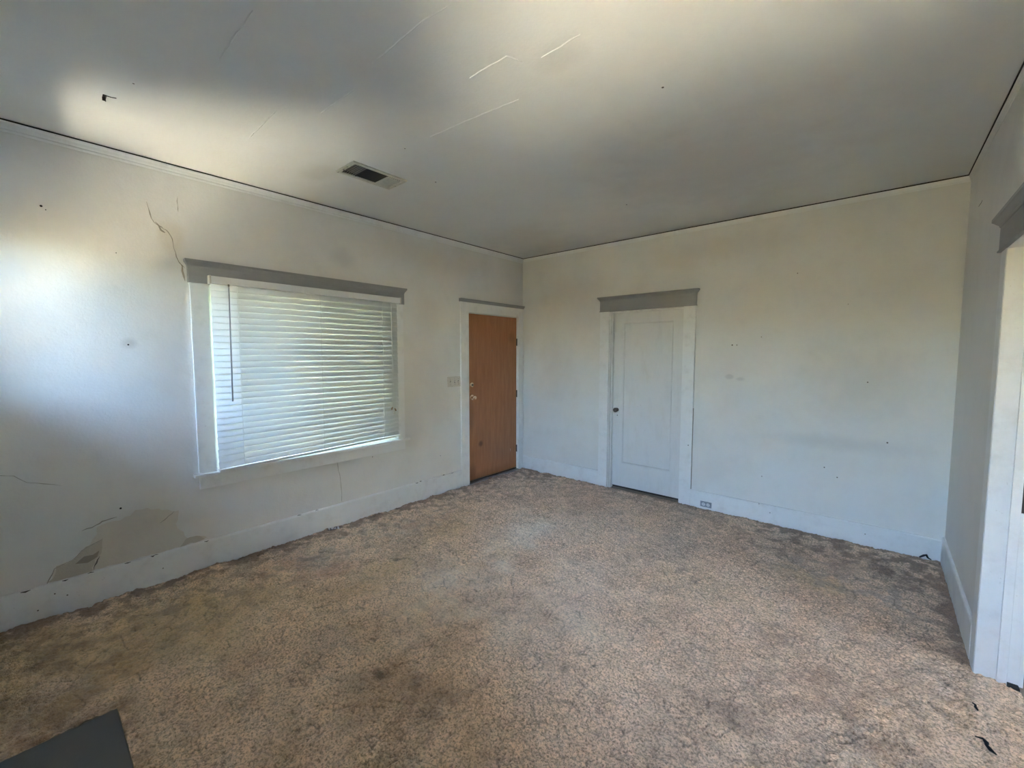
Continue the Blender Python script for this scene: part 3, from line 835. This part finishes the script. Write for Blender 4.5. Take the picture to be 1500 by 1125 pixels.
# sampling aids for the sky: light portals in the three openings
for nm, loc, rot, sx, sy in (('portal_2', ((WD2[0] + WD2[1]) / 2, YD - TH - 0.01, (WD2[2] + WD2[3]) / 2), (math.radians(90), 0, 0), WD2[1] - WD2[0], WD2[3] - WD2[2]),
                             ('portal_3', ((WD3[0] + WD3[1]) / 2, YD - TH - 0.01, (WD3[2] + WD3[3]) / 2), (math.radians(90), 0, 0), WD3[1] - WD3[0], WD3[3] - WD3[2]),
                             ('portal_4', (8.01, -2.3, 1.45), (math.radians(90), 0, math.radians(90)), 1.4, 1.3),
                             ('portal_1', (XA - TH - 0.01, (WIN[0] + WIN[1]) / 2, (WIN[2] + WIN[3]) / 2), (math.radians(90), 0, math.radians(-90)), WIN[1] - WIN[0], WIN[3] - WIN[2])):
    L = bpy.data.lights.new(nm, 'AREA')
    L.shape = 'RECTANGLE'
    L.size, L.size_y = sx, sy
    L.cycles.is_portal = True
    o = bpy.data.objects.new(nm, L)
    COL.objects.link(o)
    o.location = loc
    o.rotation_euler = rot

# ------------------------------------------------------------------ ceiling vent
vent = empty('ceiling_vent', ((VENT[0] + VENT[1]) / 2, (VENT[2] + VENT[3]) / 2, H), label='dirty cream ceiling air vent with dark louvres and one end blanked off', cat='vent')
vx0, vx1, vy0, vy1 = VENT
fb = 0.026
zf = H - 0.011
box('frame', (vx0, vy0, zf), (vx0 + fb, vy1, H), M_VENT, vent, 0.003)
box('frame', (vx1 - fb, vy0, zf), (vx1, vy1, H), M_VENT, vent, 0.003)
box('frame', (vx0 + fb, vy0, zf), (vx1 - fb, vy0 + fb, H), M_VENT, vent, 0.003)
box('frame', (vx0 + fb, vy1 - fb, zf), (vx1 - fb, vy1, H), M_VENT, vent, 0.003)
bm = bmesh.new()
a0, a1, b0, b1 = vx0 + 0.0225, vx1 - 0.0225, vy0 + 0.0225, vy1 - 0.0225
for p, q in (((a0, b0, H - 0.004), (a0 + 0.002, b1, H + 0.2)), ((a1 - 0.002, b0, H - 0.004), (a1, b1, H + 0.2)), ((a0, b0, H - 0.004), (a1, b0 + 0.002, H + 0.2)), ((a0, b1 - 0.002, H - 0.004), (a1, b1, H + 0.2)), ((a0, b0, H + 0.2), (a1, b1, H + 0.203))):
    add_box(bm, p, q)
child_of(link('duct', to_mesh(bm, 'duct'), M_VENTDARK), vent)
ix0, ix1, iy0, iy1 = vx0 + fb, vx1 - fb, vy0 + fb, vy1 - fb
ysplit = iy0 + (iy1 - iy0) * 0.70
def blade_mesh(L, w, ang):
    bm = bmesh.new()
    add_box(bm, (-L / 2, -w / 2, -0.0006), (L / 2, w / 2, 0.0006))
    bmesh.ops.rotate(bm, verts=bm.verts, matrix=Matrix.Rotation(ang, 3, 'X'))
    return to_mesh(bm, 'louvre_blade')
BM1 = blade_mesh(ix1 - ix0, 0.020, math.radians(58))
BM2 = blade_mesh(ix1 - ix0, 0.020, math.radians(122))
nb = 17
for i in range(nb):
    y = iy0 + 0.010 + (ysplit - iy0 - 0.016) * i / (nb - 1)
    left = i < 7
    o = link('louvre_blade', BM1 if left else BM2, M_BLADE if left else M_VENTDARK)
    if left and len(BM1.materials) == 0:
        BM1.materials.append(M_BLADE)
    o.parent = vent
    o.location = Vector(((ix0 + ix1) / 2, y, H + 0.006)) - vent.location
box('divider_bar', (ix0, iy0 + (ysplit - iy0) * 0.40, H - 0.006), (ix1, iy0 + (ysplit - iy0) * 0.40 + 0.004, H + 0.012), M_VENTDARK, vent, 0)
cov = box('blank_plate', (ix0, ysplit, H - 0.007), (ix1 - 0.022, iy1, H - 0.002), M_VENT, vent, 0.002)
for i in range(7):
    y = ysplit + 0.006 + i * 0.016
    box('slot_rib', (ix1 - 0.022, y, H - 0.007), (ix1, y + 0.005, H - 0.003), M_VENT, cov, 0)
box('damper_lever', (ix0 + 0.05, iy0 - 0.016, zf - 0.006), (ix0 + 0.062, iy0 - 0.008, zf + 0.002), M_BLADE, vent, 0.001)
for x, y in ((vx0 + 0.012, vy0 + 0.010), (vx0 + 0.10, vy1 - 0.011), (vx1 - 0.10, vy0 + 0.010)):
    lathe('screw', [(0, 0.005), (0.002, 0.004), (0.0025, 0.002)], (x, y, zf), (0, 0, -1), M_BLADE, vent, 10)

# ------------------------------------------------------------------ ceiling hook
hook = empty('ceiling_hook', (0.692, -4.075, H), label='small bent dark metal hook plate screwed to the ceiling', cat='hook')
box('plate', (0.674, -4.083, H - 0.003), (0.712, -4.068, H), M_DARKMETAL, hook, 0.001)
box('tab', (0.680, -4.083, H - 0.018), (0.684, -4.070, H - 0.002), M_DARKMETAL, hook, 0.001)
tube_obj('bent_prong', [(0.698, -4.076, H - 0.002), (0.698, -4.076, H - 0.016), (0.693, -4.072, H - 0.021), (0.684, -4.072, H - 0.019)], 0.0022, M_DARKMETAL, hook, 8)
tube_obj('bent_prong', [(0.708, -4.075, H - 0.002), (0.720, -4.052, H - 0.006), (0.724, -4.036, H - 0.004)], 0.0020, M_DARKMETAL, hook, 8)

# ------------------------------------------------------------------ light switch
sw = empty('light_switch', (XA, -1.214, 1.172), label='ivory three gang switch plate on the wall beside the brown door', cat='light switch')
box('cover_plate', (XA, -1.310, 1.174), (XA + 0.007, -1.1175, 1.290), M_IVORY, sw, 0.0025)
for y, upw in ((-1.268, -1), (-1.205, 1), (-1.152, -1)):
    fr = box('toggle_slot', (XA + 0.0065, y - 0.006, 1.219), (XA + 0.0075, y + 0.006, 1.245), M_SLOT, sw, 0)
    bm = bmesh.new()
    add_box(bm, (-0.001, -0.0042, -0.006), (0.014, 0.0042, 0.006))
    bmesh.ops.rotate(bm, verts=bm.verts, matrix=Matrix.Rotation(-upw * 0.5, 3, 'Y'))
    bmesh.ops.translate(bm, verts=bm.verts, vec=(XA + 0.008, y, 1.232))
    child_of(link('toggle', to_mesh(bm, 'toggle', 0.001), M_IVORY), fr)
    for dz in (-0.030, 0.030):
        lathe('screw', [(0, 0.0035), (0.001, 0.003)], (XA + 0.007, y, 1.232 + dz), (1, 0, 0), M_SLOT, sw, 8)

# ------------------------------------------------------------------ outlet in the baseboard
yo = YB - 0.016
outl = empty('wall_outlet', (2.376, yo, 0.018), label='grey plate with two white sockets set sideways in the baseboard', cat='outlet')
box('cover_plate', (2.324, yo - 0.006, 0.019), (2.430, yo, 0.075), M_PLATE, outl, 0.0025)
for x in (2.355, 2.399):
    f = lathe('socket_face', [(0, 0.0165), (0.002, 0.0165), (0.003, 0.015)], (x, yo - 0.006, 0.047), (0, -1, 0), M_RECEPT, outl, 20)
    for dz in (-0.006, 0.006):
        box('slot', (x - 0.002, yo - 0.0098, 0.047 + dz - 0.0012), (x + 0.006, yo - 0.0088, 0.047 + dz + 0.0012), M_SLOT, f, 0)
    lathe('ground_hole', [(0, 0.0024), (0.0008, 0.0024)], (x - 0.008, yo - 0.009, 0.047), (0, -1, 0), M_SLOT, f, 10)
lathe('screw', [(0, 0.003), (0.001, 0.002)], (2.377, yo - 0.006, 0.047), (0, -1, 0), M_STEEL, outl, 8)

# ------------------------------------------------------------------ hearth
HX0, HX1, HY1 = 1.170, 2.870, -4.212
box('hearth_slab', (HX0 + 0.004, YD, -0.022), (HX1 - 0.004, HY1 - 0.004, -0.002), M_HEARTH, bevel=0.003, label='dark grey flat hearth slab let into the carpet', cat='hearth')

# ------------------------------------------------------------------ carpet
def vnoise(x, y, seed):
    r = np.random.default_rng(seed)
    T = r.random((256, 256)).astype(np.float32)
    xi, yi = np.floor(x).astype(np.int64), np.floor(y).astype(np.int64)
    fx, fy = x - xi, y - yi
    fx = fx * fx * (3 - 2 * fx); fy = fy * fy * (3 - 2 * fy)
    g = lambda i, j: T[(xi + i) & 255, (yi + j) & 255]
    return (g(0, 0) * (1 - fx) + g(1, 0) * fx) * (1 - fy) + (g(0, 1) * (1 - fx) + g(1, 1) * fx) * fy

def fbm(x, y, scale, seed, octv=4, gain=0.5):
    s = np.zeros_like(x); a = 1.0; t = 0.0
    for k in range(octv):
        s += a * vnoise(x * scale * 2 ** k + 17.3 * k, y * scale * 2 ** k - 9.1 * k, seed + k)
        t += a; a *= gain
    return s / t

def worley_gap(x, y, scale, seed):
    """distance to the border between two clumps (0 on the split)"""
    r = np.random.default_rng(seed)
    JX, JY = r.random((256, 256)).astype(np.float32), r.random((256, 256)).astype(np.float32)
    X, Y = x * scale, y * scale
    xi, yi = np.floor(X).astype(np.int64), np.floor(Y).astype(np.int64)
    f1 = np.full(x.shape, 9.0); f2 = np.full(x.shape, 9.0)
    for i in (-1, 0, 1):
        for j in (-1, 0, 1):
            a, b = (xi + i) & 255, (yi + j) & 255
            d = np.hypot(xi + i + JX[a, b] - X, yi + j + JY[a, b] - Y)
            f2 = np.minimum(f2, np.maximum(f1, d)); f1 = np.minimum(f1, d)
    return f2 - f1

def ss(v, a, b):
    t = np.clip((v - a) / (b - a), 0, 1)
    return t * t * (3 - 2 * t)

def build_carpet():
    st = 0.006
    xs = np.arange(XA, XC + 0.135, st); ys = np.arange(YD, YB + st, st)
    X, Y = np.meshgrid(xs, ys, indexing='ij')
    nx, ny = X.shape
    x, y = X.ravel(), Y.ravel()
    wx = x + 0.03 * (fbm(x, y, 12, 11) - 0.5) + 0.012 * (fbm(x, y, 45, 13) - 0.5)
    wy = y + 0.03 * (fbm(x, y, 12, 12) - 0.5) + 0.012 * (fbm(x, y, 45, 14) - 0.5)
    g1 = worley_gap(wx, wy, 9.0, 21)
    g2 = worley_gap(wx * 1.0, wy * 1.0, 26.0, 22)
    part = fbm(x, y, 3.0, 31)
    part2 = fbm(x, y, 16.0, 33)
    d_left = x - XA
    d_back = YB - y
    d_right = XC - x
    # matted clumps near the window wall and in the far right corner, fine loops in the walked-on middle
    rough = np.clip(ss(d_left, 1.5, 0.2) * 0.9 + ss(np.hypot(d_right * 0.7, d_back), 1.5, 0.3) * 0.7 + 0.15, 0, 1)
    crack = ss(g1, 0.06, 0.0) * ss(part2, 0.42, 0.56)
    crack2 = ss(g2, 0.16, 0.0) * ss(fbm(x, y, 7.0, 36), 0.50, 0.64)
    tuft = fbm(x, y, 85.0, 41, 2, 0.6)
    lump = fbm(x, y, 22.0, 44, 3)
    clump = fbm(x, y, 9.0, 47, 3)
    z = 0.016 * (tuft - 0.5) + 0.012 * (lump - 0.5) + (0.008 + 0.024 * rough) * (clump - 0.5)
    z -= 0.007 * crack + 0.005 * crack2
    z += 0.002
    # the pile is pressed down along its edges
    hd = np.maximum(HX0 - x, y - HY1)
    z -= 0.004 * ss(np.abs(hd), 0.03, 0.0)
    edge = np.minimum(np.minimum(d_left, d_back), np.abs(d_right) + 10 * ((y < -1.46) & (y > -2.72)))
    z -= 0.006 * ss(edge, 0.05, 0.0)

    def bl(cx, cy, rx, ry, soft=0.6, wob=0.5, sc=5.0, seed=60):
        d = np.hypot((x - cx) / rx, (y - cy) / ry) + wob * 2 * (fbm(x, y, sc, seed) - 0.5)
        return ss(d, 1.0, 1.0 - soft)
    n1 = fbm(x, y, 4.0, 71, 5); n2 = fbm(x, y, 7.0, 75, 5); n3 = fbm(x, y, 18.0, 79, 4)
    # dirt
    brown = 1.0 * ss(d_left, 0.24, 0.02) * ss(n3, 0.22, 0.5) + 0.8 * ss(d_back, 0.10, 0.0) + 0.7 * ss(np.abs(d_right), 0.09, 0.0) * (y > -1.4)
    brown += 0.55 * ss(d_left, 1.2, 0.1) * ss(n3, 0.38, 0.68)
    brown += 0.70 * ss(np.hypot(d_right * 0.8, d_back), 1.7, 0.3) * ss(n3, 0.30, 0.72)
    brown += 0.35 * ss(d_back, 0.7, 0.0) * ss(n3, 0.38, 0.62)
    brown += 0.50 * ss(np.abs(d_right), 0.25, 0.0) * ss(n3, 0.3, 0.6) * (y > -1.4)
    brown += 0.55 * ss(np.abs(hd), 0.10, 0.0) * ((y < HY1 + 0.15)) * ss(n3, 0.25, 0.5)
    brown += 0.18 * ss(n1, 0.52, 0.66) + 0.18 * ss(n3, 0.52, 0.66) + 0.16 * ss(x * 0.4 - y, 4.0, 5.4)
    brown += 0.28 * bl(3.5, -2.3, 1.0, 1.1, 0.95, 0.3) * (0.4 + 0.6 * ss(n3, 0.3, 0.65))
    brown += 0.45 * bl(0.75, -4.45, 0.8, 0.5, 0.9) * ss(n2, 0.35, 0.6)
    brown += 0.55 * bl(2.1, -3.35, 0.65, 0.45, 0.9) * ss(n2, 0.38, 0.62)
    brown += 0.30 * bl(1.0, -0.75, 0.9, 0.5, 0.9) * ss(n2, 0.38, 0.62)
    yellow = 0.95 * bl(0.75, -3.9, 0.65, 0.75, 0.8) + 0.8 * bl(1.05, -2.9, 0.25, 0.55, 0.8) + 0.75 * bl(0.55, -4.5, 0.6, 0.5, 0.8) + 0.8 * bl(3.35, -0.95, 0.42, 0.20, 0.8) + 0.35 * bl(2.75, -1.5, 0.6, 0.4, 0.9) + 0.5 * bl(0.75, -2.0, 0.3, 0.5, 0.9) + 0.3 * bl(3.95, -1.9, 0.12, 0.14, 0.8)
    red = 0.85 * bl(0.50, -3.0, 0.40, 0.95, 0.9) * ss(n2, 0.38, 0.62) + 0.9 * bl(0.50, -2.20, 0.10, 0.10) + 0.7 * bl(0.75, -3.0, 0.14, 0.2) + 0.8 * bl(0.95, -4.10, 0.10, 0.08) + 0.5 * bl(0.55, -1.9, 0.3, 0.5, 0.9) * ss(n2, 0.4, 0.6) + 0.35 * bl(3.4, -0.6, 0.7, 0.6, 0.9) * ss(n2, 0.4, 0.6)
    pale = 1.0 * bl(1.50, -2.55, 0.55, 0.70, 0.95) * (0.45 + 0.55 * ss(n3, 0.35, 0.6)) + 0.7 * bl(1.35, -1.75, 0.35, 0.65, 0.95) + 0.65 * bl(3.55, -0.85, 0.60, 0.40, 0.9) * ss(n3, 0.45, 0.6) + 0.2 * bl(4.0, -1.55, 0.22, 0.35, 0.9) + 0.45 * bl(2.1, -2.4, 0.8, 0.8, 0.95) + 0.3 * bl(1.9, -1.2, 1.0, 0.7, 0.95) + 0.55 * bl(0.45, -2.6, 0.35, 1.3, 0.9) * ss(n3, 0.42, 0.6)
    black = 0.75 * bl(1.875, -3.36, 0.075, 0.045, 0.9, 0.55, 25) + 0.45 * bl(2.05, -3.28, 0.04, 0.05, 0.9, 0.5, 25) + 0.9 * bl(2.622, -2.63, 0.014, 0.014, 0.7) + 0.50 * bl(2.626, -1.386, 0.06, 0.07, 0.9, 0.7, 25) + 0.35 * bl(2.52, -2.75, 0.05, 0.05, 0.9, 0.7, 25)
    black += 1.0 * bl(0.055, -2.68, 0.05, 0.085, 0.5, 0.5, 20) + 0.6 * bl(0.035, -2.15, 0.05, 0.3, 0.9, 0.6, 20) * ss(n3, 0.40, 0.6) + 0.35 * bl(0.95, -4.16, 0.06, 0.04, 0.9, 0.6, 20)
    black += 0.35 * bl(1.55, -3.8, 0.10, 0.05, 0.9, 0.7, 20) + 0.3 * bl(3.2, -2.5, 0.2, 0.12, 0.9, 0.7, 12)
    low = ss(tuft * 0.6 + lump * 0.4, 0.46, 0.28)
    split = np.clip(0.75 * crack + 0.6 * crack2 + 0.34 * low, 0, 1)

    vid = np.arange(nx * ny).reshape(nx, ny)
    q = np.stack([vid[:-1, :-1], vid[1:, :-1], vid[1:, 1:], vid[:-1, 1:]], -1).reshape(-1, 4)
    cx = x[q].mean(1); cy = y[q].mean(1)
    keep = ~((cx > HX0) & (cx < HX1) & (cy < HY1))
    keep &= ~((cx > XC - 0.012) & ((cy > PASS[1] - 0.004) | (cy < PASS[0] + 0.004)))
    keep &= ~((cx > 4.145) & (cy > PASS[1] - 0.042))
    q = q[keep]
    used = np.zeros(nx * ny, bool); used[q.ravel()] = True
    remap = np.cumsum(used) - 1
    q = remap[q]
    co = np.stack([x, y, z], 1)[used].astype(np.float32)
    me = bpy.data.meshes.new('carpet')
    me.vertices.add(len(co)); me.vertices.foreach_set('co', co.ravel())
    me.loops.add(q.size); me.loops.foreach_set('vertex_index', q.ravel().astype(np.int32))
    me.polygons.add(len(q)); me.polygons.foreach_set('loop_start', np.arange(0, q.size, 4, dtype=np.int32))
    me.polygons.foreach_set('use_smooth', np.ones(len(q), bool))
    me.update(calc_edges=True)
    for nm, ch in (('wear', (split, brown, black)), ('tone', (red, yellow, pale))):
        at = me.attributes.new(nm, 'FLOAT_COLOR', 'POINT')
        c = np.ones((used.sum(), 4), np.float32)
        for k in range(3):
            c[:, k] = np.clip(ch[k], 0, 1)[used]
        at.data.foreach_set('color', c.ravel())
    return link('carpet', me, M_CARPET, label='worn beige wall to wall carpet with brown stains', cat='carpet', kind='stuff')
build_carpet()

# ------------------------------------------------------------------ litter on the carpet
def scrap(name, pts, rad, mat, label, cat, group=None):
    bm = bmesh.new()
    tube(bm, pts, rad, 6)
    return link(name, to_mesh(bm, name, smooth=True), mat, label=label, cat=cat, group=group)
scrap('thread_scrap', [(3.985, -1.985, 0.012), (4.005, -1.99, 0.018), (4.015, -2.000, 0.012), (4.012, -2.015, 0.014), (4.020, -2.030, 0.012), (4.035, -2.045, 0.010)], [0.002, 0.004, 0.008, 0.005, 0.007, 0.002], M_BLACK, 'larger black twisted thread scrap on the carpet near the doorway', 'scrap')
scrap('thread_scrap', [(4.005, -1.750, 0.012), (4.012, -1.763, 0.014), (4.010, -1.775, 0.012), (4.016, -1.790, 0.010)], [0.003, 0.004, 0.005, 0.003], M_BLACK, 'smaller black thread scrap on the carpet close to the doorway casing', 'scrap')
deb = empty('litter_scrap', (3.955, -0.030, 0.0), label='small dark and white litter scrap against the far baseboard in the corner', cat='scrap')
o = scrap('dark_bit', [(3.920, -0.040, 0.012), (3.945, -0.030, 0.030), (3.958, -0.020, 0.034), (3.968, -0.030, 0.016), (3.985, -0.035, 0.012)], [0.005, 0.008, 0.008, 0.006, 0.003], M_BLACK, None, None)
child_of(o, deb)
o = scrap('white_bit', [(3.938, -0.048, 0.012), (3.955, -0.048, 0.020), (3.968, -0.046, 0.014)], [0.003, 0.006, 0.003], M_RECEPT, None, None)
child_of(o, deb)
for k, (x, y) in enumerate(((0.040, -2.715), (0.050, -2.690), (0.070, -2.675), (0.085, -2.655), (0.060, -2.645))):
    bm = bmesh.new()
    bmesh.ops.create_icosphere(bm, subdivisions=1, radius=0.009 + 0.003 * (k % 2))
    for v in bm.verts:
        v.co *= random.uniform(0.7, 1.25)
        v.co += Vector((x, y, 0.012))
    link('plaster_crumb', to_mesh(bm, 'plaster_crumb'), M_RECEPT, label='white plaster crumb in the dark hole at the carpet edge under the window', cat='crumb', group='plaster crumbs under the window')
